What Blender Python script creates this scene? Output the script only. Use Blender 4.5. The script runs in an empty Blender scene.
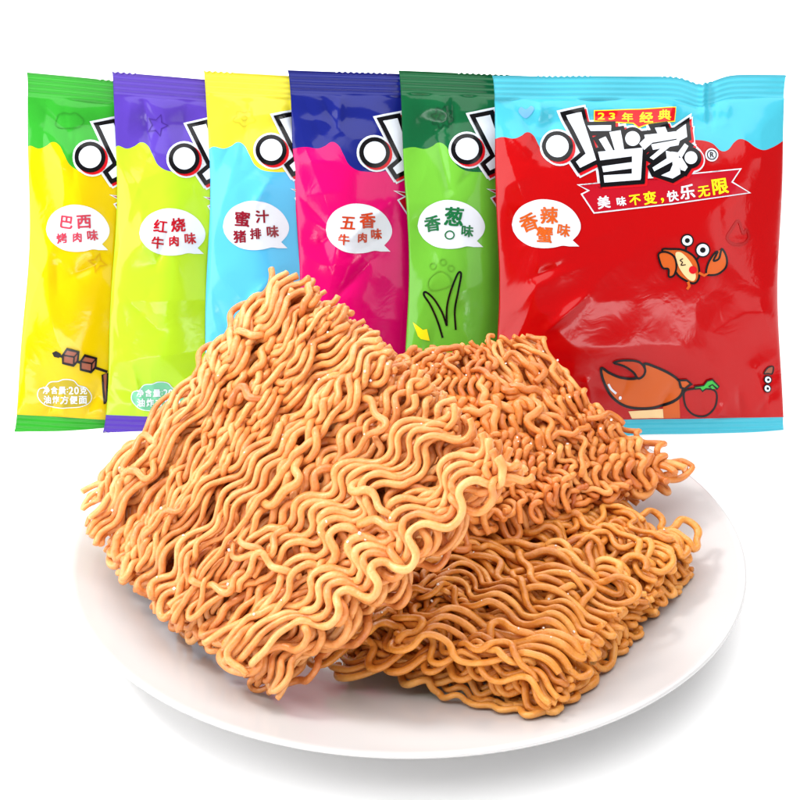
import bpy, bmesh, math, random
import numpy as np
from mathutils import Vector, Matrix
# ---------------------------------------------------------------- camera, world, lamps, exposure (1 unit = 1 cm)
sc = bpy.context.scene
sc.unit_settings.scale_length = 0.01
FOC = 1300.0; PITCH = math.radians(25.31)
CAM = np.array([-0.1726, -27.4233, 17.8881])
cd = bpy.data.cameras.new('camera'); cam = bpy.data.objects.new('camera', cd); sc.collection.objects.link(cam)
cam.location = CAM; cam.rotation_euler = (math.pi/2-PITCH, 0, 0)
cd.sensor_width = 36; cd.lens = 36*FOC/800; cd.clip_start = 0.5; cd.clip_end = 2000
sc.camera = cam
w = bpy.data.worlds.new('World'); sc.world = w; w.use_nodes = True
bg = w.node_tree.nodes['Background']; bg.inputs[0].default_value = (1, 1, 1, 1); bg.inputs[1].default_value = 0.25
sc.view_settings.view_transform = 'Standard'; sc.view_settings.look = 'None'
sc.view_settings.exposure = 0.0; sc.view_settings.gamma = 1.0

def softbox(name, loc, target, sx, sy, power, col=(1, 1, 1)):
    l = bpy.data.lights.new(name, 'AREA'); l.shape = 'RECTANGLE'; l.size = sx; l.size_y = sy
    l.energy = power; l.color = col
    o = bpy.data.objects.new(name, l); sc.collection.objects.link(o); o.location = loc
    o.rotation_euler = (Vector(target)-Vector(loc)).to_track_quat('-Z', 'Y').to_euler()
    return o
softbox('softbox_overhead', (0, -14, 90), (0, -12, 0), 140, 110, 120000)
softbox('fill_rear', (0, 110, 80), (0, 105, 0), 180, 80, 230000)  # unseen lamp, added so the far backdrop does not turn grey
softbox('softbox_key', (-40, 6, 50), (0, 0, 2), 12, 12, 21000, (1, .98, .95))
softbox('softbox_side', (-50, -8, 18), (0, 6, 5), 40, 36, 17000)
softbox('fill_low', (0, -72, 7), (0, -9, 0), 100, 8, 20000)  # added low fill out of view, lightens the floor shadow around the plate
softbox('softbox_fill', (58, -46, 26), (0, -4, 2), 40, 30, 7000)

# ---------------------------------------------------------------- helpers
FW = np.array([0, math.cos(PITCH), -math.sin(PITCH)]); UP = np.array([0, math.sin(PITCH), math.cos(PITCH)]); RT = np.array([1., 0, 0])
def rays(px, py):
    px = np.atleast_1d(np.asarray(px, float)); py = np.atleast_1d(np.asarray(py, float))
    return FW+RT*((px-400)/FOC)[:, None]+UP*((400-py)/FOC)[:, None]
def at_z(x, y, z): r = rays(x, y)[0]; return CAM+r*(z-CAM[2])/r[2]
def at_y(x, y, Y): r = rays(x, y)[0]; return CAM+r*(Y-CAM[1])/r[1]
def project(P):
    d = P-CAM; k = d@FW
    return 400+FOC*(d@RT)/k, 400-FOC*(d@UP)/k
def lin(r, g, b):
    f = lambda c: (c/255/12.92) if c/255 <= .04045 else ((c/255+.055)/1.055)**2.4
    return (f(r), f(g), f(b), 1)
def link(o, parent=None):
    sc.collection.objects.link(o)
    if parent: o.parent = parent
    return o
def tag(o, label=None, cat=None, group=None, kind=None):
    if label: o['label'] = label
    if cat: o['category'] = cat
    if group: o['group'] = group
    if kind: o['kind'] = kind
    return o
def np_mesh(name, V, F, mats, smooth=True):
    me = bpy.data.meshes.new(name); V = np.asarray(V, np.float32); F = np.asarray(F, np.int32)
    me.vertices.add(len(V)); me.vertices.foreach_set('co', V.ravel())
    n = len(F); me.loops.add(n*4); me.loops.foreach_set('vertex_index', F.ravel())
    me.polygons.add(n); me.polygons.foreach_set('loop_start', np.arange(0, n*4, 4, dtype=np.int32))
    me.polygons.foreach_set('use_smooth', np.full(n, smooth))
    for m in mats: me.materials.append(m)
    me.update(calc_edges=True); me.validate()
    return me
class Noise:
    """smooth band-limited noise as a sum of sines"""
    def __init__(s, seed, dim, freq, n=10):
        r = np.random.RandomState(seed); k = r.randn(n, dim); k /= np.linalg.norm(k, axis=1)[:, None]
        s.k = k*(freq*(0.5+r.rand(n)))[:, None]; s.p = r.rand(n)*6.283; s.n = n
    def __call__(s, *a):
        q = np.stack(np.broadcast_arrays(*a), -1)
        return np.sin(q@s.k.T+s.p).sum(-1)*math.sqrt(2/s.n)*.7

# ---------------------------------------------------------------- materials
def mat(name, col, rough=.4, spec=.5, coat=0, sss=0, sss_r=(1, .4, .2), var=0, vscale=3, bump=0, bscale=8):
    m = bpy.data.materials.new(name); m.use_nodes = True; nt = m.node_tree; b = nt.nodes['Principled BSDF']
    b.inputs['Base Color'].default_value = col; b.inputs['Roughness'].default_value = rough
    b.inputs['Specular IOR Level'].default_value = spec; b.inputs['Coat Weight'].default_value = coat
    b.inputs['Coat Roughness'].default_value = .12
    if sss: b.inputs['Subsurface Weight'].default_value = sss; b.inputs['Subsurface Radius'].default_value = sss_r; b.inputs['Subsurface Scale'].default_value = .06
    tc = nt.nodes.new('ShaderNodeTexCoord')
    if var:
        nz = nt.nodes.new('ShaderNodeTexNoise'); nz.inputs['Scale'].default_value = vscale; nz.inputs['Detail'].default_value = 4
        nt.links.new(tc.outputs['Object'], nz.inputs['Vector'])
        mx = nt.nodes.new('ShaderNodeMix'); mx.data_type = 'RGBA'
        mx.inputs['A'].default_value = tuple(c*(1-var) for c in col[:3])+(1,); mx.inputs['B'].default_value = tuple(min(1, c*(1+var)) for c in col[:3])+(1,)
        nt.links.new(nz.outputs['Fac'], mx.inputs['Factor']); nt.links.new(mx.outputs['Result'], b.inputs['Base Color'])
    if bump:
        nb = nt.nodes.new('ShaderNodeTexNoise'); nb.inputs['Scale'].default_value = bscale; nt.links.new(tc.outputs['Object'], nb.inputs['Vector'])
        bp = nt.nodes.new('ShaderNodeBump'); bp.inputs['Strength'].default_value = bump; bp.inputs['Distance'].default_value = .02
        nt.links.new(nb.outputs['Fac'], bp.inputs['Height']); nt.links.new(bp.outputs['Normal'], b.inputs['Normal'])
    return m
M_backdrop = mat('backdrop_paper', (.96, .96, .96, 1), .9, .1)
M_plate = mat('glazed_porcelain', (.58, .57, .568, 1), .2, .4, coat=.08, var=.01, vscale=.4)

# ---------------------------------------------------------------- setting: white studio sweep
prof = [(-160, 0), (-60, 0), (60, 0), (170, 0)]
for a in range(0, 91, 10): prof.append((170+50*math.sin(math.radians(a)), 50-50*math.cos(math.radians(a))))
prof.append((220, 200))
V = [(x, y, z) for x in (-220, -60, 60, 220) for y, z in prof]; n = len(prof)
F = [(i*n+j, (i+1)*n+j, (i+1)*n+j+1, i*n+j+1) for i in range(3) for j in range(n-1)]
tag(link(bpy.data.objects.new('backdrop', np_mesh('backdrop', V, F, [M_backdrop]))), kind='structure')

# ---------------------------------------------------------------- plate
PR = 8.0
PLATE = [(0, .34), (2.5, .34), (4.4, .35), (4.85, .38), (5.15, .46), (5.45, .56), (6.1, .74), (6.9, .98), (7.5, 1.16), (7.8, 1.26),
         (7.93, 1.315), (7.99, 1.31), (8.01, 1.265), (7.97, 1.21), (7.8, 1.13), (7.3, .93), (6.4, .60), (5.5, .30), (5.2, .16), (5.12, .02), (5.0, 0), (4.85, .02), (4.8, .15), (0, .16)]
def plate_z(r): return np.interp(r, [p[0] for p in PLATE[:11]]+[8.5], [p[1] for p in PLATE[:11]]+[1.33])
NS = 192; V = []; F = []
for r, z in PLATE:
    for k in range(NS): a = 2*math.pi*k/NS; V.append((max(r*1.012, 1e-3)*math.cos(a), max(r*1.012, 1e-3)*math.sin(a), z))
for i in range(len(PLATE)-1):
    for k in range(NS): F.append((i*NS+k, (i+1)*NS+k, (i+1)*NS+(k+1) % NS, i*NS+(k+1) % NS)[::-1])
plate = link(bpy.data.objects.new('plate', np_mesh('plate', V, F, [M_plate])))
tag(plate, 'round white glazed porcelain plate carrying the three blocks of dry noodles', 'plate')

# ---------------------------------------------------------------- noodle blocks
def noodle_mat(name, c_dark, c_mid, c_light):
    m = bpy.data.materials.new(name); m.use_nodes = True; nt = m.node_tree; b = nt.nodes['Principled BSDF']; L = nt.links.new
    tc = nt.nodes.new('ShaderNodeTexCoord')
    nz = nt.nodes.new('ShaderNodeTexNoise'); nz.inputs['Scale'].default_value = 2.2; nz.inputs['Detail'].default_value = 6; nz.inputs['Roughness'].default_value = .65
    at = nt.nodes.new('ShaderNodeAttribute'); at.attribute_name = 'tone'
    L(tc.outputs['Object'], nz.inputs['Vector'])
    ad = nt.nodes.new('ShaderNodeMath'); ad.operation = 'MULTIPLY_ADD'; ad.inputs[1].default_value = .45
    L(at.outputs['Fac'], ad.inputs[0]); 
    m2 = nt.nodes.new('ShaderNodeMath'); m2.operation = 'MULTIPLY'; m2.inputs[1].default_value = .55
    L(nz.outputs['Fac'], m2.inputs[0]); L(m2.outputs[0], ad.inputs[2])
    cr = nt.nodes.new('ShaderNodeValToRGB'); e = cr.color_ramp.elements
    e[0].position = .26; e[0].color = c_dark; e[1].position = .74; e[1].color = c_light
    x = e.new(.5); x.color = c_mid
    L(ad.outputs[0], cr.inputs['Fac']); L(cr.outputs['Color'], b.inputs['Base Color'])
    b.inputs['Roughness'].default_value = .38; b.inputs['Specular IOR Level'].default_value = .5
    b.inputs['Coat Weight'].default_value = .2; b.inputs['Coat Roughness'].default_value = .22
    b.inputs['Subsurface Weight'].default_value = .12; b.inputs['Subsurface Radius'].default_value = (1, .45, .2); b.inputs['Subsurface Scale'].default_value = .07
    n2 = nt.nodes.new('ShaderNodeTexNoise'); n2.inputs['Scale'].default_value = 13; n2.inputs['Detail'].default_value = 4; L(tc.outputs['Object'], n2.inputs['Vector'])
    bp = nt.nodes.new('ShaderNodeBump'); bp.inputs['Strength'].default_value = .7; bp.inputs['Distance'].default_value = .03
    L(n2.outputs['Fac'], bp.inputs['Height']); L(bp.outputs['Normal'], b.inputs['Normal'])
    return m

def find_pairs(P, sid, seq, d):
    """index pairs closer than d that are not neighbours on one strand"""
    c = np.floor(P/d).astype(np.int64); c -= c.min(0)-1
    D = c.max(0)+3; h = (c[:, 0]*D[1]+c[:, 1])*D[2]+c[:, 2]
    o = np.argsort(h, kind='stable'); hs = h[o]; A = []; B = []; N = len(P); idx = np.arange(N)
    for dx in (-1, 0, 1):
        for dy in (-1, 0, 1):
            for dz in (-1, 0, 1):
                t = h+(dx*D[1]+dy)*D[2]+dz
                s = np.searchsorted(hs, t, 'left'); e = np.searchsorted(hs, t, 'right')
                for k in range(int((e-s).max())):
                    ok = s+k < e; i = idx[ok]; j = o[(s+k)[ok]]
                    q = i < j; i = i[q]; j = j[q]
                    q = (sid[i] != sid[j]) | (np.abs(seq[i]-seq[j]) > 9); i = i[q]; j = j[q]
                    q = ((P[i]-P[j])**2).sum(1) < d*d; A.append(i[q]); B.append(j[q])
    return np.concatenate(A), np.concatenate(B)

def noodle_block(name, corners, thick, label, material, seed, lam=1.08, amp=.225, rad=.080, layers=6, gap=.212, wander=.4,
                 dome=.3, bulge_w=.14, coil=0.4, endjit=.25, join=.3, wild=3.0, stray=16, grains=38, outline=None, relax=7):
    """corners: strand direction runs from c00->c10 (u), strands lie side by side along c00->c01 (v); corners are of the top face"""
    c00, c10, c11, c01 = [np.array(c, float) for c in corners]
    Lu = (np.linalg.norm(c10-c00)+np.linalg.norm(c11-c01))/2; Lv = (np.linalg.norm(c01-c00)+np.linalg.norm(c11-c10))/2
    nrm = np.cross(c10-c00, c01-c00)+np.cross(c11-c01, c11-c10); nrm /= np.linalg.norm(nrm)
    if nrm[2] < 0: nrm = -nrm
    r = np.random.RandomState(seed)
    phN = Noise(seed+1, 3, .95, 8); amN = Noise(seed+2, 3, 1.0, 8); wN = Noise(seed+3, 3, 1.0, 10); dN = Noise(seed+4, 3, .75, 8); lN = Noise(seed+5, 3, .45, 6)
    strands = []
    step = .06
    for l in range(layers):
        depth = l*(thick-2*rad)/max(1, layers-1)
        v0 = rad+r.rand()*gap; ph = r.rand()*6.283; inb = 0; row = []
        while v0 < Lv-rad:
            if inb <= 0: inb = r.randint(1, 6); ph = ph+r.uniform(-2.4, 2.4); bl = lam*r.uniform(.72, 1.35); bskew = r.uniform(-.2, .2); bdep = r.uniform(-.12, .10); bdrift = r.uniform(-1, 1)*wander*.6
            inb -= 1
            u0 = r.rand()**2*endjit*2; u1 = Lu-r.rand()**2*endjit*2
            if outline is not None:
                a, b = outline(v0/Lv); u0 += a*Lu; u1 -= b*Lu
            u = np.arange(u0, u1, step)
            if len(u) < 12: v0 += gap; continue
            z = np.full_like(u, l*.8+seed)
            P = 2*math.pi*u/bl+ph+wild*phN(u, v0+0*u, z)+r.uniform(-.25, .25)
            A = amp*np.clip(1+.6*amN(u, v0+0*u, z), .25, 1.45)
            lo = coil*(.6+.8*np.clip(lN(u, v0+0*u, z), -.6, 1))
            v = v0+A*np.sin(P)+wander*dN(u, v0+0*u, z*1.7)*(.5 if l else 1)+bdrift*np.sin(u/Lu*3+ph)+bskew*(u-Lu/2)
            uu = u-lo*amp*np.sin(2*P+.2)+.05*wN(v, u, z)
            ww = -depth-rad+bdep+bulge_w*np.sin(P+1.3+wN(u, v, z))+.07*wN(u*.8, v*.8, z+5)
            row.append(np.stack([uu, v, ww], 1))
            v0 += gap*r.uniform(.85, 1.15)*(1.2 if l < 2 else 1)
        # fold some neighbouring strands into one at their ends
        i = 0
        while i < len(row):
            s = row[i]
            for side in (1, 0):
                if i+1 < len(row) and r.rand() < join:
                    nx = row[i+1]; a = s[-1]; t = nx[::-1]; b = t[0]
                    k = 12; ang = np.linspace(0, math.pi, k)[1:-1]
                    mid = (a+b)/2; sg = 1 if (a[0] > Lu/2) else -1; ru = min(.18, abs(b[1]-a[1])*.5+.05)
                    f = (ang/math.pi)[:, None]
                    arc = a*(1-f)+b*f; arc[:, 0] += sg*ru*np.sin(ang)*1.0; arc[:, 2] += .05*r.randn()
                    s = np.concatenate([s, arc, t]); i += 1
                else: break
            strands.append(s); i += 1
    for k in range(stray):                     # loose strands that arch across the top of the block
        ln = r.uniform(1.2, 3.6); m = int(ln/step); q = np.arange(m)*step
        th = r.uniform(-.9, .9)+1.1*np.sin(q*r.uniform(1, 2.2)+r.rand()*6.3)+.9*np.sin(2*math.pi*q/lam*r.uniform(.8, 1.2)+r.rand()*6.3)
        x = r.uniform(.4, Lu-.4-ln*.5)+np.cumsum(np.cos(th))*step; y = r.uniform(.5, Lv-.5)+np.cumsum(np.sin(th))*step
        ok = (x > .1) & (x < Lu-.1) & (y > .1) & (y < Lv-.1)
        if ok.sum() < 14 or not ok[:14].all(): continue
        e = len(ok) if ok.all() else int(np.argmin(ok)); x, y = x[:e], y[:e]
        zz = -rad*.6+.13*np.sin(np.linspace(0, math.pi, e))-.12*np.abs(np.linspace(-1, 1, e))**3
        strands.append(np.stack([x, y, zz], 1))
    # resample evenly, relax overlaps
    S = []
    for s in strands:
        sm = s.copy()
        for _ in range(2): sm[1:-1] = .5*sm[1:-1]+.25*(sm[:-2]+sm[2:])
        d = np.r_[0, np.cumsum(np.linalg.norm(np.diff(sm, axis=0), axis=1))]
        m = max(6, int(d[-1]/.07)); q = np.linspace(0, d[-1], m)
        S.append(np.stack([np.interp(q, d, sm[:, c]) for c in range(3)], 1))
    lens = np.array([len(s) for s in S]); off = np.r_[0, np.cumsum(lens)]
    P = np.concatenate(S); sid = np.repeat(np.arange(len(S)), lens); seq = np.arange(len(P))-off[sid]
    inner = np.ones(len(P), bool); inner[off[:-1]] = False; inner[off[1:]-1] = False; ii = np.where(inner)[0]
    dmin = 2*rad*.99
    for it in range(relax):
        i, j = find_pairs(P, sid, seq, dmin)
        if not len(i): break
        D = P[i]-P[j]; dist = np.linalg.norm(D, axis=1)+1e-5; push = (D/dist[:, None])*((dmin-dist)*.5)[:, None]
        push[:, 2] *= 1.3
        X = np.zeros_like(P); cnt = np.zeros(len(P))
        np.add.at(X, i, push); np.add.at(X, j, -push); np.add.at(cnt, i, 1); np.add.at(cnt, j, 1)
        P = P+X/np.maximum(1, cnt*.5)[:, None]
        Q = P.copy(); Q[ii] = .6*P[ii]+.2*(P[ii-1]+P[ii+1]); P = Q
    # to world
    us = np.clip(P[:, 0]/Lu, -.1, 1.1); vs = np.clip(P[:, 1]/Lv, -.1, 1.1)
    B = (c00*((1-us)*(1-vs))[:, None]+c10*(us*(1-vs))[:, None]+c11*(us*vs)[:, None]+c01*((1-us)*vs)[:, None])
    dm = dome*(np.clip(1-(2*us-1)**2, 0, 1)*np.clip(1-(2*vs-1)**2, 0, 1)-.3)
    Wp = B+nrm*(P[:, 2]+dm)[:, None]
    rr = np.hypot(Wp[:, 0], Wp[:, 1]); floor_z = np.where(rr < 8.15, plate_z(rr)+rad+.01, 0)
    Wp[:, 2] = np.maximum(Wp[:, 2], floor_z)
    # tubes
    K = 8; ang = np.arange(K)*2*math.pi/K+math.pi/8
    ca, sa = np.cos(ang), np.sin(ang); sq = (np.abs(ca)**3+np.abs(sa)**3)**(-1/3.)
    ca, sa = ca*sq*.98, sa*sq*.98
    VV = []; FF = []; TT = []; base = 0; rN = Noise(seed+9, 3, 2.2, 8); rM = Noise(seed+10, 3, 9, 12)
    for k in range(len(S)):
        q = Wp[off[k]:off[k+1]]; m = len(q)
        t = np.gradient(q, axis=0); t /= np.linalg.norm(t, axis=1)[:, None]+1e-9
        s = np.cross(t, nrm); s /= np.linalg.norm(s, axis=1)[:, None]+1e-6; w_ = np.cross(s, t)
        R = rad*(1+.13*rN(q[:, 0], q[:, 1], q[:, 2])+.07*rM(q[:, 0], q[:, 1], q[:, 2])+r.uniform(-.1, .1))
        q = np.concatenate([q[:1]-t[:1]*rad*.12, q, q[-1:]+t[-1:]*rad*.12]); s = np.concatenate([s[:1], s, s[-1:]]); w_ = np.concatenate([w_[:1], w_, w_[-1:]])
        R = np.r_[R[0]*.84, R, R[-1]*.84]
        q = np.concatenate([q[:1], q, q[-1:]]); s = np.concatenate([s[:1], s, s[-1:]]); w_ = np.concatenate([w_[:1], w_, w_[-1:]]); R = np.r_[.001, R, .001]; m += 4
        tw = r.rand()*3+np.linspace(0, r.uniform(-4, 4), m)
        ct, st = np.cos(tw)[:, None], np.sin(tw)[:, None]
        X = ca[None]*ct-sa[None]*st; Y = ca[None]*st+sa[None]*ct
        ring = q[:, None, :]+s[:, None, :]*(X*R[:, None])[..., None]+w_[:, None, :]*(Y*R[:, None]*.84)[..., None]
        VV.append(ring.reshape(-1, 3)); TT.append(np.full(m*K, np.clip(0.5+r.randn()*.13, 0, 1)))
        g = np.arange(m-1)[:, None]*K+np.arange(K)[None]; g2 = np.arange(m-1)[:, None]*K+(np.arange(K)[None]+1) % K
        FF.append(np.stack([g, g2, g2+K, g+K], -1).reshape(-1, 4)+base); base += m*K
    VV = np.concatenate(VV); org = VV.mean(0); org[2] = VV[:, 2].min()
    me = np_mesh(name, VV-org, np.concatenate(FF), [material])
    at = me.attributes.new('tone', 'FLOAT', 'POINT'); at.data.foreach_set('value', np.concatenate(TT).astype(np.float32))
    o = link(bpy.data.objects.new(name, me)); o.location = org
    tag(o, label, 'dry noodles', 'fried noodle blocks on the plate')
    if grains:
        top = np.where((P[:, 2] > -rad*1.6) & (us > .03) & (us < .97) & (vs > .03) & (vs < .97))[0]
        pick = r.choice(top, grains, replace=False); GV = []; GF = []
        for i in pick:
            c = Wp[i]+nrm*rad*.95+r.randn(3)*rad*.35-org; e = r.uniform(.018, .036); M = np.linalg.qr(r.randn(3, 3))[0]*e*r.uniform(.7, 1.2, 3)
            b0 = len(GV)
            for x in (-1, 1):
                for y in (-1, 1):
                    for z in (-1, 1): GV.append(c+M@np.array([x, y, z])*.7)
            GF += [[b0+k for k in f] for f in ((0, 1, 3, 2), (4, 6, 7, 5), (0, 4, 5, 1), (2, 3, 7, 6), (0, 2, 6, 4), (1, 5, 7, 3))]
        g = link(bpy.data.objects.new('seasoning', np_mesh('seasoning', GV, GF, [M_grain], False)), o); g['kind'] = 'stuff'
    return o
M_grain = mat('salt_grain', (.9, .86, .8, 1), .3, .5)
NA = noodle_mat('noodle_pale_orange', lin(190, 96, 38), lin(226, 147, 76), lin(243, 188, 120))
NB = noodle_mat('noodle_orange', lin(186, 88, 28), lin(222, 134, 58), lin(240, 172, 96))
NC = noodle_mat('noodle_golden_brown', lin(176, 92, 24), lin(222, 142, 52), lin(242, 178, 92))

aT = at_y(285, 252, 2.6); aL = at_z(56, 522, 2.0); aB = at_z(232, 690, 1.7)
pn = np.cross(aL-aT, aB-aT); rr_ = rays(503, 446)[0]; aR = CAM+rr_*(((aT-CAM)@pn)/(rr_@pn))
def outA(v):   # v runs from the left edge (0) to the right edge (1)
    return (.06*max(0, .2-v)/.2, .02*(1+math.sin(v*9))+.10*max(0, .12-v)/.12)
noodle_block('noodle_block', (aT, aL, aB, aR), 1.25, 'pale orange block of wavy dry noodles tilted up at the front left of the plate', NA, 11, outline=outA)
bA = at_z(395, 350, 5.0); bB = at_z(520, 325, 5.1); bC = at_z(688, 462, 2.7); bD = at_z(480, 530, 2.9)
noodle_block('noodle_block', (bB, bC, bD, bA), 1.2, 'reddish orange block of curly dry noodles leaning at the back right, under the pale block', NB, 37, lam=1.0, amp=.25, wander=.55, coil=.7, endjit=.15, gap=.225, rad=.084, bulge_w=.2, wild=3.6, stray=22)
cF1 = at_z(326, 620, 2.0); cF2 = at_z(556, 680, 2.0); cR = at_z(698, 530, 2.1); cB = at_z(500, 445, 2.2)
noodle_block('noodle_block', (cF1, cF2, cR, cB), 1.2, 'golden brown block of dry noodles lying flat at the front right of the plate', NC, 53, lam=1.15, amp=.31, wander=.5, coil=.8, endjit=.1, gap=.225, bulge_w=.16, wild=2.8, stray=26)

# ---------------------------------------------------------------- snack bags
BW, BH = 8.75, 10.75
WAVE = [(0, 149), (12, 147), (24, 148.5), (31, 146), (38, 142), (44, 145), (49, 154), (56, 166), (75, 172), (120, 163), (165, 150), (205, 140), (222, 143), (232, 151), (238, 150), (245, 142), (250, 139), (257, 141), (265, 147), (273, 150), (281, 148), (293, 140)]
def sstep(x, a, b): t = np.clip((x-a)/(b-a), 0, 1); return t*t*(3-2*t)
class Bag:
    def __init__(s, x0, y_floor, yaw, lean, roll, seed, full, bot=437, top=75, dip=None):
        s.x0 = x0; s.seed = seed; s.full = full; s.dip = dip
        s.O = at_z(x0, bot, 0.0); s.O = CAM+(s.O-CAM)*((y_floor-CAM[1])/(s.O[1]-CAM[1])); s.O[2] = 0.02
        ya, le, ro = map(math.radians, (yaw, lean, roll))
        ex = np.array([math.cos(ya), math.sin(ya), 0]); back = np.array([-math.sin(ya), math.cos(ya), 0])
        ez = np.array([0, 0, 1.])*math.cos(le)+back*math.sin(le)
        s.ex = ex*math.cos(ro)+ez*math.sin(ro)*-1; s.ez = ez*math.cos(ro)+ex*math.sin(ro); s.en = np.cross(s.ex, s.ez)
        r = np.random.RandomState(seed)
        s.n1 = Noise(seed, 2, .9, 8); s.n2 = Noise(seed+1, 2, 2.6, 10); s.n3 = Noise(seed+2, 1, 3.2, 8); s.n4 = Noise(seed+3, 1, 3.2, 8); s.n5 = Noise(seed+4, 2, 1.5, 7); s.n6 = Noise(seed+5, 2, 2.6, 7); s.slope = 0
        s.cr = []
        def seg(x, z, a, ln, amp, wd): s.cr.append((x, z, x+ln*math.cos(a), z+ln*math.sin(a), amp, wd))
        for k in range(9): seg(r.uniform(.3, 8.6), BH-.75, -math.pi/2+r.uniform(-.6, .6), r.uniform(.6, 1.9), r.uniform(-.2, .2), r.uniform(.09, .2))
        for k in range(9): seg(r.uniform(.3, 8.6), .6, math.pi/2+r.uniform(-.6, .6), r.uniform(.5, 1.6), r.uniform(-.2, .2), r.uniform(.08, .18))
        for k in range(11): seg(r.uniform(.15, 1.5), r.uniform(1.5, 9.3), r.uniform(-1.2, 1.2)+math.pi/2, r.uniform(.8, 2.2), r.uniform(-.2, .2), r.uniform(.1, .25))
        for k in range(4): seg(r.uniform(7.9, 8.8), r.uniform(1.5, 9.3), r.uniform(-1, 1)+math.pi/2, r.uniform(.8, 2), r.uniform(-.12, .1), r.uniform(.1, .2))
        for k in range(5): seg(r.uniform(.6, 8), r.uniform(1.2, 9.3), r.uniform(0, 3.1), r.uniform(.8, 2.5), r.uniform(-.05, .05), r.uniform(.15, .3))
    def base(s, S, T):
        """smooth pillow height"""
        tb, tt = .048, .938
        v = np.clip((T-tb)/(tt-tb), 0, 1)
        prof = np.clip(1-np.abs(2*v-1)**2.6, 0, 1)**.75
        es = np.clip(1-np.abs(2*S-1)**3.2, 0, 1)**.55
        es = np.minimum(es, .02+.98*np.clip(S/(.13+.05*np.sin(7*T+s.seed)), 0, 1)**.8)
        if s.full: a = .95+0*S
        else: a = .12+.55*(1-sstep(S, .16, .40))
        return .03+prof*es*a
    def height(s, S, T):
        X = S*BW; Z = T*BH; h = s.base(S, T)
        inb = sstep(T, .05, .13)*(1-sstep(T, .86, .935)); es = np.clip(1-np.abs(2*S-1)**6, 0, 1)
        amp = (1 if s.full else .35+.65*(1-sstep(S, .3, .5)))
        h = h+es*inb*amp*(.05*s.n1(X, Z)+.012*s.n2(X, Z))
        near = np.exp(-((T-.905)/.07)**2)*(T < .938)+np.exp(-((T-.085)/.06)**2)*(T > .048)
        h = h+es*near*amp*.05*(s.n3(X+.15*Z)+.0)
        lg0 = 1-.85*np.exp(-((X-4.2)/2.6)**4-((T-.775)/.085)**4)
        edge = np.exp(-((T-.90)/.09)**2)+np.exp(-((T-.09)/.08)**2)+.9*np.exp(-(S/.13)**2)+(.7*np.exp(-((S-1)/.1)**2) if s.full else 0)
        h = h-es*inb*amp*lg0*((.035+.10*np.clip(edge, 0, 1))*np.sqrt(s.n5(X, Z)**2+.0008)+(.012+.05*np.clip(edge, 0, 1))*np.sqrt(s.n6(X, Z)**2+.0012))
        for x0, z0, x1, z1, a, wd in s.cr:
            dx, dz = x1-x0, z1-z0; L2 = dx*dx+dz*dz
            t = np.clip(((X-x0)*dx+(Z-z0)*dz)/L2, 0, 1)
            d = np.hypot(X-x0-t*dx, Z-z0-t*dz)
            lg = 1-.85*np.exp(-((X-4.2)/2.6)**4-((T-.775)/.085)**4)
            h = h+lg*amp*a*np.exp(-np.sqrt(d*d+.002)/wd)*(.35+.65*np.sin(np.pi*np.clip(t, .05, .95)))*es*sstep(T, .045, .06)*(1-sstep(T, .925, .94))
        seal = (T <= .048)*1.+(T >= .938)*1.
        h = h+seal*.05*s.n4(X*.5)*(1 if s.full else .5)
        if s.dip: h = h+.10*np.exp(-((X-s.dip)/.10)**2)*sstep(T, .86, .93)-.10*np.exp(-((X-s.dip-.22)/.14)**2)*sstep(T, .82, .93)
        return h
    def P(s, S, T, h):
        S = np.asarray(S, float); T = np.asarray(T, float)
        k = 1-.045*np.clip(np.sin(np.pi*np.clip(T, 0, 1)), 0, 1)**.6*(1+.3*np.sin(9*T+s.seed))
        X = (.5+(S-.5)*k)*BW*(1.04-.04*T); Z = T*BH*(1-s.slope*np.clip(S, 0, 1))
        zig = (np.abs(((X/.17) % 1)-.5)*2-.5)*.05*(np.sin(X*1.7+s.seed) > .25)
        Z = Z+zig*((T > .999)*1.-(T < .001)*1.)
        if s.dip: Z = Z-(.24*np.exp(-((X-s.dip)/.55)**2)+.05*(X < s.dip))*sstep(T, .80, .97)
        return s.O+s.ex*X[..., None]+s.ez*Z[..., None]+s.en*np.asarray(h)[..., None]
    def unmap(s, px, py):
        """where on the bag's face a print lies that is seen at these pixels"""
        px = np.asarray(px, float); py = np.asarray(py, float); R = rays(px, py)
        S = np.full(len(px), .5); T = np.full(len(px), .5)
        for it in range(6):
            h = s.base(S, T)
            Q = s.P(S, T, h); x, y = project(Q)
            S = np.clip(S+(px-x)*.0300/BW, -.05, 1.05); T = np.clip(T-(py-y)*.0305/BH, -.05, 1.05)
        return S, T
FILM = {}
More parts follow.
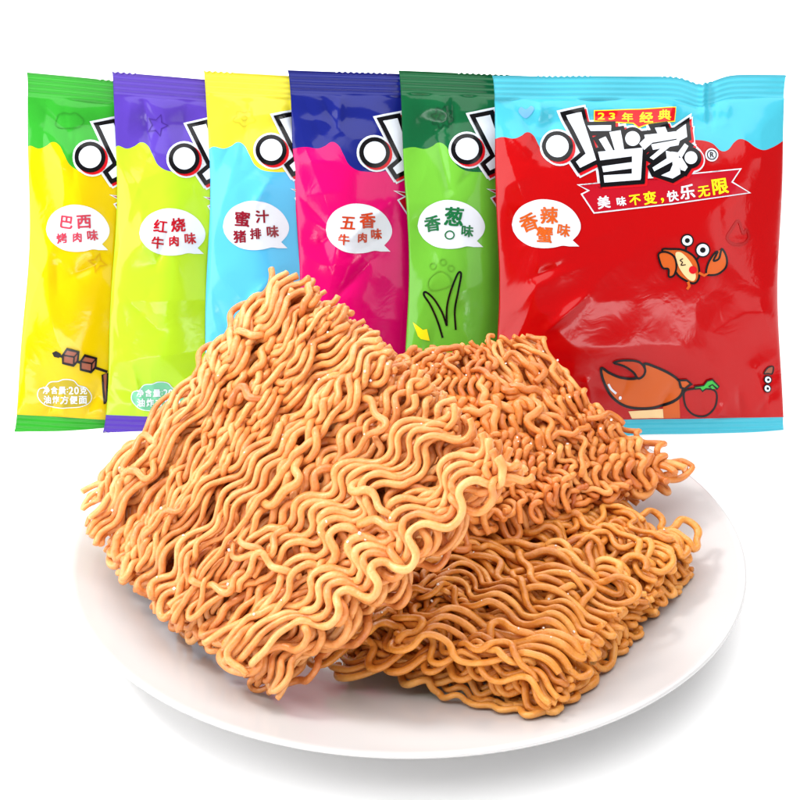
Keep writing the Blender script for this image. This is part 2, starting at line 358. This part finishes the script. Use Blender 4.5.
def film_mat(name, main, band, bag):
    m = bpy.data.materials.new(name); m.use_nodes = True; nt = m.node_tree; b = nt.nodes['Principled BSDF']; L = nt.links.new
    uv = nt.nodes.new('ShaderNodeUVMap'); uv.uv_map = 'sheet'; sp = nt.nodes.new('ShaderNodeSeparateXYZ'); L(uv.outputs[0], sp.inputs[0])
    px = np.array([bag.x0+a for a, _ in WAVE]); py = np.array([y+bag.wave_dy(a) for a, y in WAVE])
    S, T = bag.unmap(px, py)
    fc = nt.nodes.new('ShaderNodeFloatCurve'); c = fc.mapping.curves[0]
    pts = sorted((float(np.clip(a, 0, 1)), float(b_)) for a, b_ in zip(S, T))
    c.points[0].location = (0, pts[0][1]); c.points[1].location = (1, pts[-1][1])
    for p in pts[1:-1]: c.points.new(*p)
    fc.mapping.update()
    L(sp.outputs['X'], fc.inputs['Value'])
    g = nt.nodes.new('ShaderNodeMath'); g.operation = 'GREATER_THAN'; L(sp.outputs['Y'], g.inputs[0]); L(fc.outputs[0], g.inputs[1])
    l = nt.nodes.new('ShaderNodeMath'); l.operation = 'LESS_THAN'; L(sp.outputs['Y'], l.inputs[0]); l.inputs[1].default_value = .05
    mx = nt.nodes.new('ShaderNodeMath'); mx.operation = 'MAXIMUM'; L(g.outputs[0], mx.inputs[0]); L(l.outputs[0], mx.inputs[1])
    mc = nt.nodes.new('ShaderNodeMix'); mc.data_type = 'RGBA'; mc.inputs['A'].default_value = main; mc.inputs['B'].default_value = band
    L(mx.outputs[0], mc.inputs['Factor']); L(mc.outputs['Result'], b.inputs['Base Color'])
    b.inputs['Roughness'].default_value = .14; b.inputs['Specular IOR Level'].default_value = .3; b.inputs['Coat Weight'].default_value = 0; b.inputs['Coat Roughness'].default_value = .08
    # crimp ridges of the two seals + fine film crinkle
    wv = nt.nodes.new('ShaderNodeMath'); wv.operation = 'MULTIPLY'; wv.inputs[1].default_value = BH*2*math.pi/.155; L(sp.outputs['Y'], wv.inputs[0])
    sn = nt.nodes.new('ShaderNodeMath'); sn.operation = 'SINE'; L(wv.outputs[0], sn.inputs[0])
    g2 = nt.nodes.new('ShaderNodeMath'); g2.operation = 'GREATER_THAN'; L(sp.outputs['Y'], g2.inputs[0]); g2.inputs[1].default_value = .94
    mm = nt.nodes.new('ShaderNodeMath'); mm.operation = 'MAXIMUM'; L(g2.outputs[0], mm.inputs[0]); L(l.outputs[0], mm.inputs[1])
    mu = nt.nodes.new('ShaderNodeMath'); mu.operation = 'MULTIPLY'; L(sn.outputs[0], mu.inputs[0]); L(mm.outputs[0], mu.inputs[1])
    tc = nt.nodes.new('ShaderNodeTexCoord'); nz = nt.nodes.new('ShaderNodeTexNoise'); nz.inputs['Scale'].default_value = 1.1; nz.inputs['Detail'].default_value = 3; nz.inputs['Distortion'].default_value = .8
    L(tc.outputs['Object'], nz.inputs['Vector'])
    ma = nt.nodes.new('ShaderNodeMath'); ma.operation = 'MULTIPLY_ADD'; ma.inputs[1].default_value = 1.6; L(nz.outputs['Fac'], ma.inputs[0]); L(mu.outputs[0], ma.inputs[2])
    bp = nt.nodes.new('ShaderNodeBump'); bp.inputs['Strength'].default_value = .4; bp.inputs['Distance'].default_value = .025
    L(ma.outputs[0], bp.inputs['Height']); L(bp.outputs['Normal'], b.inputs['Normal'])
    return m
def ink(name, col):
    if name not in FILM: FILM[name] = mat('ink_'+name, col, .16, .3)
    return FILM[name]
INK = dict(white=lin(222, 230, 240), black=lin(14, 12, 16), red=lin(205, 18, 30), yellow=lin(250, 225, 30), orange=lin(204, 92, 30), cream=lin(240, 205, 150),
           brown=lin(150, 85, 65), green=lin(60, 185, 70), crimson=lin(178, 14, 34), darkred=lin(150, 8, 14), maroon=lin(135, 20, 40), rose=lin(190, 60, 80), blue=lin(110, 170, 225),
           darkgreen=lin(20, 110, 60), teal=lin(110, 190, 150), olive=lin(175, 155, 20), gold=lin(205, 160, 10), rust=lin(190, 60, 20), tomato=lin(176, 22, 22), shade_green=lin(45, 140, 40),
           shade_violet=lin(66, 40, 135), shade_yellow=lin(205, 195, 50), shade_pine=lin(14, 74, 44), shade_lime=lin(100, 165, 50), shade_red=lin(160, 6, 8))
FIELD_MAT = {}
def off_poly(p, o):
    p = [Vector(a) for a in p]; n = len(p)
    ar = sum(p[i].x*p[(i+1) % n].y-p[(i+1) % n].x*p[i].y for i in range(n))
    if ar < 0: p = p[::-1]
    R = []
    for i in range(n):
        a, b, c = p[i-1], p[i], p[(i+1) % n]; d1 = (b-a).normalized(); d2 = (c-b).normalized()
        n1 = Vector((d1.y, -d1.x)); n2 = Vector((d2.y, -d2.x)); m = n1+n2
        if m.length < 1e-4: m = n1.copy()
        m.normalize(); k = min(2.0, 1/max(.3, m.dot(n1))); R.append(tuple(b+m*o*k))
    return R
def circ(x, y, r, ry=None, n=28, rot=0):
    ry = ry or r; c, s = math.cos(rot), math.sin(rot)
    return [(x+c*r*math.cos(t)-s*ry*math.sin(t), y+s*r*math.cos(t)+c*ry*math.sin(t)) for t in [2*math.pi*i/n for i in range(n)]]
def smooth(pts, closed=True, k=6):
    """Catmull-Rom through the given points"""
    R = []; n = len(pts); rng = range(n) if closed else range(n-1)
    for i in rng:
        g = lambda j: pts[j % n] if closed else pts[min(max(j, 0), n-1)]
        p0, p1, p2, p3 = g(i-1), g(i), g(i+1), g(i+2)
        for t in [j/k for j in range(k)]:
            R.append(tuple(.5*(2*b+(c-a)*t+(2*a-5*b+4*c-d)*t*t+(-a+3*b-3*c+d)*t**3) for a, b, c, d in zip(p0, p1, p2, p3)))
    if not closed: R.append(pts[-1])
    return R
def line_polys(pts, w_, closed=False, taper=False):
    """one ribbon following a path"""
    n = len(pts); p = [Vector(a) for a in pts]; Lp = []; Rp = []
    for i in range(n):
        if closed: a, c = p[i-1], p[(i+1) % n]
        else: a, c = p[max(i-1, 0)], p[min(i+1, n-1)]
        d = (c-a).normalized(); m = Vector((d.y, -d.x)); ww = w_/2*((1-.75*i/(n-1)) if taper else 1)
        if closed or 0 < i < n-1:
            d1 = (p[i]-p[i-1]); 
            if d1.length > 1e-6: ww = ww/max(.55, abs(d1.normalized().dot(d)))
        Lp.append(tuple(p[i]+m*ww)); Rp.append(tuple(p[i]-m*ww))
    if closed: return [[Lp[i], Lp[(i+1) % n], Rp[(i+1) % n], Rp[i]] for i in range(n)]
    if taper: return [Lp+Rp[::-1]]
    return [[Lp[i], Lp[i+1], Rp[i+1], Rp[i]] for i in range(n-1)]
GLYPH = {}
def glyph(ch, bold):
    key = (ch, bold)
    if key not in GLYPH:
        c = bpy.data.curves.new('glyph', 'FONT'); c.body = ch; c.size = 1; c.offset = 0; c.resolution_u = 3; c.fill_mode = 'FRONT' if hasattr(c, 'fill_mode') else c.fill_mode
        o = bpy.data.objects.new('glyph', c); sc.collection.objects.link(o); dg = bpy.context.evaluated_depsgraph_get()
        me = bpy.data.meshes.new_from_object(o.evaluated_get(dg)); V = [tuple(v.co[:2]) for v in me.vertices]; F = [tuple(p.vertices) for p in me.polygons]
        bpy.data.objects.remove(o); bpy.data.curves.remove(c); bpy.data.meshes.remove(me)
        xs = [v[0] for v in V]; ys = [v[1] for v in V]
        cx, cy = (min(xs)+max(xs))/2, (min(ys)+max(ys))/2; hh = max(max(ys)-min(ys), 1e-3)
        GLYPH[key] = ([(x-cx, -(y-cy)) for x, y in V], F, hh, max(xs)-min(xs))
    return GLYPH[key]
class Print:
    """inks printed on a bag face: flat shapes given where the photograph shows them, laid onto the film"""
    def __init__(s, bag, name, parent, step=3.0): s.bag = bag; s.name = name; s.parent = parent; s.step = step; s.bm = bmesh.new(); s.mats = []; s.lay = s.bm.verts.layers.float.new('lift'); s.q = 0
    def mi(s, c):
        m = ink(c, INK[c])
        if m not in s.mats: s.mats.append(m)
        return s.mats.index(m)
    def poly(s, pts, c, z=0):
        i = s.mi(c); s.q += 1; lift = z+.0006*(s.q % 12)
        vs = []
        for x, y in pts: v = s.bm.verts.new((x, y, 0)); v[s.lay] = lift; vs.append(v)
        f = s.bm.faces.new(vs); f.material_index = i; bmesh.ops.triangulate(s.bm, faces=[f])
    def line(s, pts, w_, c, z=0, closed=False, taper=False):
        for p in line_polys(pts, w_, closed, taper): s.poly(p, c, z)
    def char(s, ch, x, y, h, c, z=0, rot=0, bold=.015, sx=1, shear=0):
        V, F, hh, ww = glyph(ch, bold); i = s.mi(c); k = h/hh; cr, sr = math.cos(rot), math.sin(rot)
        for ox, oy in ((-1, -1), (1, 1), (-1, 1), (1, -1)):
            s.q += 1; vs = []
            for a, b in V:
                a, b = a*k*sx-b*k*shear+ox*bold*h, b*k+oy*bold*h*.8; v = s.bm.verts.new((x+a*cr-b*sr, y+a*sr+b*cr, 0)); v[s.lay] = z+.0006*(s.q % 12); vs.append(v)
            for f in F:
                try: g = s.bm.faces.new([vs[j] for j in f]); g.material_index = i
                except ValueError: pass
    def build(s):
        bm = s.bm; xs = [v.co.x for v in bm.verts]; ys = [v.co.y for v in bm.verts]
        for ax, lo, hi in ((0, min(xs), max(xs)), (1, min(ys), max(ys))):
            g = math.floor(lo/s.step)*s.step+s.step
            while g < hi:
                co = (g, 0, 0) if ax == 0 else (0, g, 0); no = (1, 0, 0) if ax == 0 else (0, 1, 0)
                bmesh.ops.bisect_plane(bm, geom=bm.verts[:]+bm.edges[:]+bm.faces[:], plane_co=co, plane_no=no, dist=1e-5); g += s.step
        px = np.array([v.co.x for v in bm.verts]); py = np.array([v.co.y for v in bm.verts]); lift = np.array([v[s.lay] for v in bm.verts])
        S, T = s.bag.unmap(px, py); S = np.clip(S, .002, .998)
        h = s.bag.height(S, T); e = .004
        P = s.bag.P(S, T, h)
        dS = s.bag.P(S+e, T, s.bag.height(S+e, T))-s.bag.P(S-e, T, s.bag.height(S-e, T))
        dT = s.bag.P(S, T+e, s.bag.height(S, T+e))-s.bag.P(S, T-e, s.bag.height(S, T-e))
        N = np.cross(dS, dT); N /= np.linalg.norm(N, axis=1)[:, None]+1e-9
        if (N@s.bag.en).mean() < 0: N = -N
        P = P+N*(.014+lift)[:, None]-s.bag.O
        for v, p in zip(bm.verts, P): v.co = p
        for f in bm.faces: f.smooth = True
        bm.normal_update()
        for f in bm.faces:
            if f.normal.dot(Vector(s.bag.en)) < 0: f.normal_flip()
        me = bpy.data.meshes.new(s.name); bm.to_mesh(me); bm.free()
        for m in s.mats: me.materials.append(m)
        me.normals_split_custom_set_from_vertices([tuple(n) for n in N])
        return link(bpy.data.objects.new(s.name, me), s.parent)

def make_bag(bag, label, main, band):
    nx, ny = 230, 210
    a = np.linspace(0, 1, nx); S1 = .35*(.5-.5*np.cos(np.pi*a))+.65*a
    T1 = np.unique(np.concatenate([np.linspace(0, .0475, 8), np.linspace(.049, .937, ny), np.linspace(.939, 1, 10)])); ny = len(T1)
    S, T = np.meshgrid(S1, T1, indexing='ij')
    front = bag.P(S, T, bag.height(S, T)).reshape(-1, 3)
    hb = -.02-.10*np.clip(1-np.abs(2*S-1)**4, 0, 1)*np.sin(np.pi*T)**.5*(3 if bag.full else .7)
    seal = ((T <= .048) | (T >= .938))*.05*bag.n4(S*BW*.5)*(1 if bag.full else .5)
    back = bag.P(S, T, hb+seal).reshape(-1, 3)
    I = np.arange(nx*ny).reshape(nx, ny); q = np.stack([I[:-1, :-1], I[1:, :-1], I[1:, 1:], I[:-1, 1:]], -1).reshape(-1, 4)
    o2 = nx*ny; F = [q, q[:, ::-1]+o2]
    def strip(e): return np.stack([e[:-1], e[:-1]+o2, e[1:]+o2, e[1:]], -1)
    F += [strip(I[:, 0])[:, ::-1], strip(I[:, -1]), strip(I[0, :]), strip(I[-1, :])[:, ::-1]]
    F = np.concatenate(F); V = np.concatenate([front, back])-bag.O
    me = np_mesh('snack_bag', V, F, [])
    uvl = me.uv_layers.new(name='sheet'); vi = np.empty(len(me.loops), np.int32); me.loops.foreach_get('vertex_index', vi)
    uvv = np.tile(np.stack([S.ravel(), T.ravel()], -1), (2, 1)); uvl.data.foreach_set('uv', uvv[vi].astype(np.float32).ravel())
    me.materials.append(film_mat('printed_film', main, band, bag))
    o = link(bpy.data.objects.new('snack_bag', me)); o.location = bag.O
    tag(o, label, 'snack bag', 'upright noodle snack bags behind the plate')
    return o

# ---- the marks on the bags (px given on the cyan and red bag; dx, dy move them to the others)
C1 = lambda pts: [(540+x/4.444, 100+y/4.444) for x, y in pts]
LOGO = [C1([(118, 68), (182, 55), (250, 268), (203, 240)]), C1([(203, 240), (250, 268), (178, 303), (160, 276)]),
        C1([(212, 118), (320, 116), (318, 140), (226, 141)]),
        C1([(262, 178), (293, 165), (326, 226), (296, 232)]), C1([(310, 146), (360, 138), (374, 222), (334, 228)]),
        C1([(258, 232), (455, 214), (453, 246), (268, 270)]), C1([(409, 232), (455, 226), (448, 352), (408, 354)]),
        C1([(276, 296), (420, 276), (420, 304), (282, 322)]), C1([(283, 336), (448, 326), (446, 356), (287, 368)]),
        C1([(508, 126), (552, 120), (566, 150), (522, 156)]), C1([(462, 158), (648, 138), (640, 170), (470, 196)]), C1([(440, 196), (476, 162), (500, 190), (462, 224)]),
        C1([(606, 140), (650, 110), (652, 168), (604, 192)]), C1([(492, 200), (620, 178), (612, 204), (500, 224)]),
        C1([(540, 212), (580, 206), (502, 268), (486, 258)]), C1([(556, 228), (590, 236), (600, 268), (506, 318), (498, 302), (560, 262)]),
        C1([(580, 232), (612, 236), (620, 330), (586, 350), (536, 336), (574, 318), (586, 290)]), C1([(606, 240), (640, 196), (656, 208), (624, 262)]), C1([(604, 262), (626, 258), (652, 300), (640, 318), (622, 312)]),
        circ(558, 146.8, 11), circ(632.6, 139.2, 7.2), circ(690, 158.2, 6.3)]
def logo(bag, root, dx=0, dy=0, full=True):
    M = lambda P: [(x+dx, y+dy) for x, y in P]
    p = Print(bag, 'brand_logo', root, 2.0); keep = LOGO
    if not full: keep = LOGO[:3]+[LOGO[19]]+LOGO[3:6]
    for g in keep:
        g = M(g); p.poly(off_poly(g, 6.6), 'white', 0); p.poly(off_poly([(x+2.2, y+2.2) for x, y in g], 6.0), 'white', 0)
    for g in keep:
        g = M(g); p.poly(off_poly([(x+2.2, y+1.8) for x, y in g], 4.6), 'red', .015)
    for g in keep: p.poly(off_poly(M(g), 4.3), 'black', .026)
    for g in keep: p.poly(M(g), 'white', .040)
    return p.build()
def bubble(bag, root, cx, cy, chars, col, w_=34.4, h=24.4):
    p = Print(bag, 'speech_bubble', root, 4.0)
    B = [(-1, .05), (-.93, -.35), (-.72, -.72), (-.35, -.96), (0, -1), (.4, -.88), (.74, -.58), (.94, -.2), (1, .12), (.93, .42), (.76, .68), (.8, .78), (.95, .93), (.66, .93), (.46, .9), (.2, .98), (-.15, 1), (-.5, .9), (-.8, .62), (-.96, .3)]
    p.poly([(cx+a*w_, cy+b*h) for a, b in smooth(B[:11], False, 4)+[B[12]]+smooth(B[13:], False, 4)], 'white')
    o = p.build(); t = Print(bag, 'lettering', o, 6.0)
    for ch, x, y, s_, r_ in chars: t.char(ch, cx+x, cy+y, s_, col, .012, math.radians(r_), .032)
    t.build()
def banner(bag, root, dx=0, dy=0, full=True):
    O = [(580, 185.5), (600, 188.8), (660, 182.6), (738.7, 170), (730.2, 182.5), (747.5, 192.5), (672, 203), (595, 212), (583.2, 194.5), (591, 190.5)]
    O = [(x+dx, y+dy) for x, y in O]
    if not full: O = [O[0], O[1], (645+dx, 184.5+dy), (645+dx, 206+dy), O[7], O[8], O[9]]
    p = Print(bag, 'slogan_banner', root, 4.0); p.poly(off_poly(O, 1.6), 'white', 0); p.poly(off_poly(O, .2), 'crimson', .009)
    o = p.build()
    if full:
        t = Print(bag, 'lettering', o, 6.0)
        for ch, x, y, s_, c in (('美', 604, 202.3, 12, 'white'), ('味', 621.5, 201.5, 9, 'white'), ('不', 635, 200, 10, 'yellow'), ('变', 650, 197.8, 12.5, 'yellow'), (',', 662.5, 200.5, 5, 'yellow'),
                                ('快', 672.5, 196, 10.5, 'white'), ('乐', 687, 192, 14, 'white'), ('无', 703.5, 191.5, 10.5, 'yellow'), ('限', 719.5, 186.5, 15, 'yellow')):
            t.char(ch, x+dx, y+dy, s_, c, .016, math.radians(-8), .03)
        t.build()
def tattoo(bag, root, name, paths, col, w_=.9):
    o = root
    for k, (q, cl) in enumerate(paths):
        p = Print(bag, name if k == 0 else name.replace('printed_', '')+'_detail', o, 4.0)
        p.line(q, w_, col, .012 if name == 'lettering' else 0, cl); r_ = p.build()
        if k == 0: o = r_
    return o
def star(x, y, r, n=5, k=.45, a0=-math.pi/2): return [(x+(r if i % 2 == 0 else r*k)*math.cos(a0+i*math.pi/n), y+(r if i % 2 == 0 else r*k)*math.sin(a0+i*math.pi/n)) for i in range(2*n)]
def blob(x, y, rx, ry, n=6, d=.14, ph=0): return [(x+rx*(1+d*math.sin(n*t+ph))*math.cos(t), y+ry*(1+d*math.sin(n*t+ph))*math.sin(t)) for t in [2*math.pi*i/48 for i in range(48)]]
def badge(bag, root, x, y, fill, full=True):
    p = Print(bag, 'net_weight_badge', root, 4.0)
    O = smooth([(x-26, y+3), (x-25, y-4), (x-19, y-6), (x-14, y-11), (x-6, y-12), (x, y-14), (x+9, y-13), (x+14, y-8), (x+21, y-6), (x+26, y+1), (x+25, y+8), (x+17, y+12), (x+4, y+13), (x-10, y+13), (x-20, y+10)])
    p.poly(off_poly(O, .9), 'white', 0); p.poly(O, fill, .009); o = p.build()
    t = Print(bag, 'lettering', o, 6.0)
    for i, ch in enumerate('净含量:20克'): t.char(ch, x-18+[0, 8.2, 16.4, 21.5, 25, 30.4, 37.2][i], y-3.6, 3.6 if ch == ':' else 7.2, 'white', .016, 0, .03, .9)
    for i, ch in enumerate('油炸方便面'): t.char(ch, x-17+8.9*i, y+5.8, 7.4, 'white', .016, 0, .03, .95)
    t.build()
def outlined(p, pts, fill, w_=2.2, z=0):
    p.poly(pts, fill, z); p.line(pts, w_, 'black', z+.009, True)

def flat_dy(a): return 0
def red_dy(a): return -10 if a < 110 else 0
Bag.wave_dy = lambda s, a: (red_dy(a) if s.full else 0)
SPEC = [
    # x0, y_floor, yaw, lean, roll, seed, bottom px, label, main, band
    (15, 8.1, 6.5, 17, 6.2, 3, 438, 'yellow snack bag with a green top and beef skewer print, leftmost of the six', lin(214, 184, 0), lin(48, 158, 44)),
    (103, 8.08, 6.5, 17, 5.2, 8, 434, 'lime green snack bag with a purple top, between the yellow and pale blue bags', lin(176, 218, 40), lin(84, 58, 168)),
    (200, 8.12, 6.5, 17, 3.8, 14, 436, 'pale blue snack bag with a yellow top, between the lime bag and the magenta bag', lin(84, 186, 232), lin(224, 214, 56)),
    (294, 8.2, 6.5, 17, 1.6, 23, 436, 'magenta pink snack bag with a navy blue top, third from the right behind the noodles', lin(214, 0, 104), lin(22, 32, 120)),
    (402, 8.15, 6, 17, 1.2, 35, 436, 'leaf green snack bag with a dark green top, tucked behind the red bag', lin(106, 180, 54), lin(14, 92, 52)),
    (490, 7.6, 4, 17, .9, 42, 437, 'red snack bag with a light blue top seal and crab print, rightmost and in front', lin(180, 2, 6), lin(70, 182, 204)),
]
BAGS = []
for i, (x0, yf, yaw, lean, roll, seed, bot, label, main, band) in enumerate(SPEC):
    b = Bag(x0, yf, yaw, lean, roll, seed, i == 5, bot=bot, dip=6.25 if i == 5 else None); b.slope = (.01, .01, .01, .022, .034, 0)[i]
    BAGS.append((b, make_bag(b, label, main, band)))
# yellow bag
b, o = BAGS[0]
logo(b, o, -468, 10.5, False); banner(b, o, -468, 10, False); badge(b, o, 64, 394, 'olive')
bubble(b, o, 77.5, 228.3, [('巴', -11, -6, 12, 8), ('西', 6, -6.5, 13, -3), ('烤', -16, 10, 10, -8), ('肉', -.5, 9, 9.5, 0), ('味', 14.5, 7, 10.5, -5)], 'rose', 31.5, 23.5)
tattoo(b, o, 'printed_cloud', [(smooth([(55, 122), (58, 115), (64, 113), (70, 114), (75, 113), (81, 117), (83, 122), (78, 127), (69, 128), (61, 128), (56, 126)]), True)], 'shade_green')
tattoo(b, o, 'printed_star', [(star(97, 263, 9.5, 4, .42, -1.35), True)], 'gold', 1.3)
p = Print(b, 'printed_skewer', o, 4.0)
p.line([(54, 354), (66, 358), (90, 366), (107, 372)], 2.6, 'black', 0)
p.poly([(52, 353), (56, 351), (61, 354), (59, 358), (54, 357)], 'black', .006)
for x, y in ((70, 357), (87.5, 363.5)):
    outlined(p, [(x-7, y-2), (x-3, y-8), (x+8.5, y-5), (x+7.5, y+4), (x+3.5, y+8.5), (x-7, y+6)], 'brown', 2, .012); p.line([(x-7, y-2), (x+4, y), (x+8.5, y-5)], 1.4, 'black', .03); p.line([(x+4, y), (x+3.5, y+8)], 1.4, 'black', .033)
outlined(p, [(102, 375), (108, 373), (106.5, 400), (104.5, 404)], 'brown', 1.8, .012)
p.build()
# lime bag
b, o = BAGS[1]
logo(b, o, -374, 12, False); banner(b, o, -374, 12, False); badge(b, o, 158, 397, 'teal')
bubble(b, o, 172.5, 232, [('红', -12, -6, 12, 6), ('烧', 5.5, -7, 13.5, -4), ('牛', -15, 10.5, 11.5, 6), ('肉', 1.5, 9, 10, 0), ('味', 17.5, 6.5, 11, -5)], 'crimson', 32.8, 23.5)
tattoo(b, o, 'printed_star', [(star(157, 125, 11, 5, .48, -1.2), True)], 'shade_violet')
# pale blue bag
b, o = BAGS[2]
logo(b, o, -287, 3.5, False); banner(b, o, -287, 4, False)
bubble(b, o, 256, 225.5, [('蜜', -13.5, -6.5, 15, 4), ('汁', 6, -9, 12.5, -3), ('猪', -16, 11, 12, -4), ('排', -.5, 8.12, 10.5, -4), ('味', 16.5, 6, 11.5, -4)], 'maroon', 33, 24.5)
tattoo(b, o, 'printed_flower', [(blob(244, 118, 10, 7, 5, .18), True), (circ(244, 118, 3, 2.4, 14), True)], 'shade_yellow')
# magenta bag
b, o = BAGS[3]
logo(b, o, -184, 6, False); banner(b, o, -184, 6, False)
bubble(b, o, 359, 228.5, [('五', -11, -5.5, 12, 4), ('香', 8, -8, 14.5, -2), ('牛', -15, 11, 10.5, 4), ('肉', 3, 9, 9.5, 0), ('味', 17, 5.5, 10.5, -4)], 'rust', 33, 24.8)
# leaf green bag
b, o = BAGS[4]
logo(b, o, -91, 2.5, False); banner(b, o, -91, 4, False)
bubble(b, o, 451.5, 224.5, [('香', -18.5, -1, 15, -8), ('葱', 2.5, -8, 18, 4), ('味', 16, 6.5, 11.5, 4)], 'darkgreen', 33.5, 24.3)
tattoo(b, o, 'lettering', [(circ(450, 235, 4.3, 4.0, 20), True)], 'darkgreen', 1.3)
tattoo(b, o, 'printed_flower', [(blob(443, 117, 9.5, 9, 8, .22), True), (blob(443, 117, 4, 4, 5, .2), True)], 'shade_pine', 1.2)
tattoo(b, o, 'printed_paw', [(smooth([(430, 278), (440, 271), (449, 276), (451, 284), (441, 289), (431, 290), (428, 285)]), True), (circ(433, 266, 3), True), (circ(443, 262, 3), True), (circ(451, 268, 3), True)], 'shade_lime', 1)
p = Print(b, 'printed_spring_onion', o, 4.0)
p.line(smooth([(443, 338), (438, 322), (431, 306), (424, 295), (426, 292), (434, 299), (442, 312), (447, 326)], False, 5), 1.9, 'black')
p.line(smooth([(447, 326), (447, 308), (451, 290), (457, 275), (460, 272), (461, 276), (458, 292), (455, 310), (456, 330)], False, 5), 1.9, 'black', .003)
p.build()
p = Print(b, 'printed_lightning', o, 4.0); p.poly([(413, 322), (423, 330), (427, 329), (430, 341), (421, 339), (418, 336)], 'yellow'); p.build()
# red bag
b, o = BAGS[5]
logo(b, o); banner(b, o)
bubble(b, o, 547, 223.8, [('香', -17, -1.5, 17, -20), ('辣', 3, -8.5, 16.5, 0), ('蟹', -1.5, 11, 15.5, 3), ('味', 17.5, 6.5, 12.5, 8)], 'orange')
p = Print(b, 'anniversary_ribbon', o, 4.0)
R = [(595.5, 111), (640, 110), (674.5, 108.2), (674, 121), (648, 124), (639, 127.5), (634, 123), (596, 120.5)]
p.poly(off_poly(R, 1), 'yellow', .012); p.poly(R, 'red', .021); q = p.build(); t = Print(b, 'lettering', q, 6.0)
for ch, x, y, s_, sx in (('2', 602.3, 116.2, 7, 1.6), ('3', 613, 116.4, 7, 1.6), ('年', 628, 117.6, 8.8, 1.2), ('经', 646.5, 117.8, 10.5, 1.15), ('典', 664, 115.5, 9.6, 1.2)): t.char(ch, x, y, s_, 'yellow', .028, 0, .03, sx)
t.build()
p = Print(b, 'registered_mark', o, 4.0); p.poly(circ(711.2, 155.2, 6.6), 'white', .02); p.line(circ(711.2, 155.2, 4.6, n=20), 1, 'black', .03, True); p.char('R', 711.4, 155.2, 5.2, 'black', .032, 0, .02); p.build()
tattoo(b, o, 'printed_flame', [(smooth([(738, 221), (731, 230), (727, 238), (733, 244), (743, 244), (749, 238), (747, 230), (743, 233)]), True)], 'shade_red', 2.5)
p = Print(b, 'printed_heart', o, 4.0); p.poly(smooth([(526.5, 118), (519, 112), (521, 107), (526, 109.5), (531, 106), (534, 110)]), 'blue'); p.build()
C4 = lambda pts: [(600+x/4.21, 230+y/4.21) for x, y in pts]
p = Print(b, 'printed_crab', o, 4.0)
outlined(p, smooth(C4([(262, 85), (300, 80), (350, 84), (395, 110), (416, 150), (418, 200), (400, 224), (372, 218), (330, 190), (300, 140)])), 'orange', 2, 0)
p.poly(smooth(C4([(318, 100), (345, 96), (385, 140), (404, 190), (396, 214), (370, 205), (335, 160)])), 'cream', .02)
outlined(p, smooth(C4([(246, 100), (275, 92), (310, 110), (322, 150), (312, 190), (290, 196), (288, 165), (264, 160), (250, 130)])), 'orange', 2, .03)
outlined(p, smooth(C4([(448, 182), (456, 140), (478, 102), (494, 92), (478, 128), (500, 120), (512, 80), (532, 116), (530, 156), (500, 184), (466, 190)])), 'orange', 2, 0)
for x, y, r, sx in ((367, 44, 24, 362), (432, 84, 28, 406)):
    p.line(C4([(sx, y+44), (x, y+10)]), 2, 'black', 0); p.poly(circ(600+x/4.21, 230+y/4.21, r/4.21+.9), 'black', .01); p.poly(circ(600+x/4.21, 230+y/4.21, r/4.21-.6), 'white', .019); p.poly(circ(600+x/4.21, 230+y/4.21, r/10), 'black', .028)
p.poly(circ(600+392/4.21, 230+168/4.21, 4), 'red', .03)
p.line(C4([(418, 180), (440, 192), (456, 180)]), 2.4, 'orange', .012); p.line(smooth(C4([(350, 120), (338, 128), (348, 136), (342, 148), (362, 146)]), False), 1, 'black', .03)
p.line(C4([(372, 218), (378, 236), (368, 250)]), 2.6, 'orange', .012)
p.build()
C5 = lambda pts: [(600+x/4.21, 340+y/4.21) for x, y in pts]
p = Print(b, 'printed_crab_claw', o, 4.0)
outlined(p, smooth(C5([(6, 118), (14, 170), (48, 236), (110, 278), (190, 288), (270, 276), (330, 248), (352, 214), (340, 176), (292, 140), (226, 110), (188, 100), (186, 128), (152, 160), (90, 158), (40, 138)])), 'orange', 2.6)
outlined(p, smooth(C5([(58, 94), (100, 84), (160, 90), (188, 118), (184, 146), (160, 160), (140, 134), (100, 108)])), 'rust', 2.2, .02)
outlined(p, C5([(336, 170), (366, 168), (386, 184), (360, 204), (344, 200)]), 'orange', 2, .02)
p.line(smooth(C5([(34, 184), (46, 206), (66, 224)]), False), 2.2, 'white', .02); p.poly(circ(600+83/4.21, 340+242/4.21, 1.7), 'white', .02)
p.build()
p = Print(b, 'printed_stripe', o, 4.0); p.poly(C5([(120, 300), (268, 292), (268, 328), (135, 330)]), 'cream'); p.poly(C5([(269, 270), (336, 250), (336, 326), (269, 328)]), 'orange', .003); p.build()
p = Print(b, 'printed_tomato', o, 4.0)
outlined(p, smooth(C5([(356, 232), (368, 212), (410, 206), (450, 204), (488, 216), (494, 250), (478, 290), (440, 318), (392, 312), (362, 280)])), 'tomato', 1.8)
outlined(p, C5([(400, 196), (440, 192), (454, 172), (476, 166), (504, 196), (496, 206), (476, 188), (462, 196), (474, 206), (448, 206), (434, 216), (424, 204), (404, 206)]), 'green', 1.2, .02); p.build()
p = Print(b, 'printed_small_crab', o, 4.0)
outlined(p, smooth([(765, 374), (769, 368), (774, 367), (773, 374), (769, 374)]), 'brown', 1.2)
for x, y in ((768.5, 380), (767.5, 388.7)): p.poly(circ(x, y, 4.2), 'black', .01); p.poly(circ(x, y, 3.1), 'white', .019); p.poly(circ(x+.3, y, 1.3), 'black', .028)
p.build()
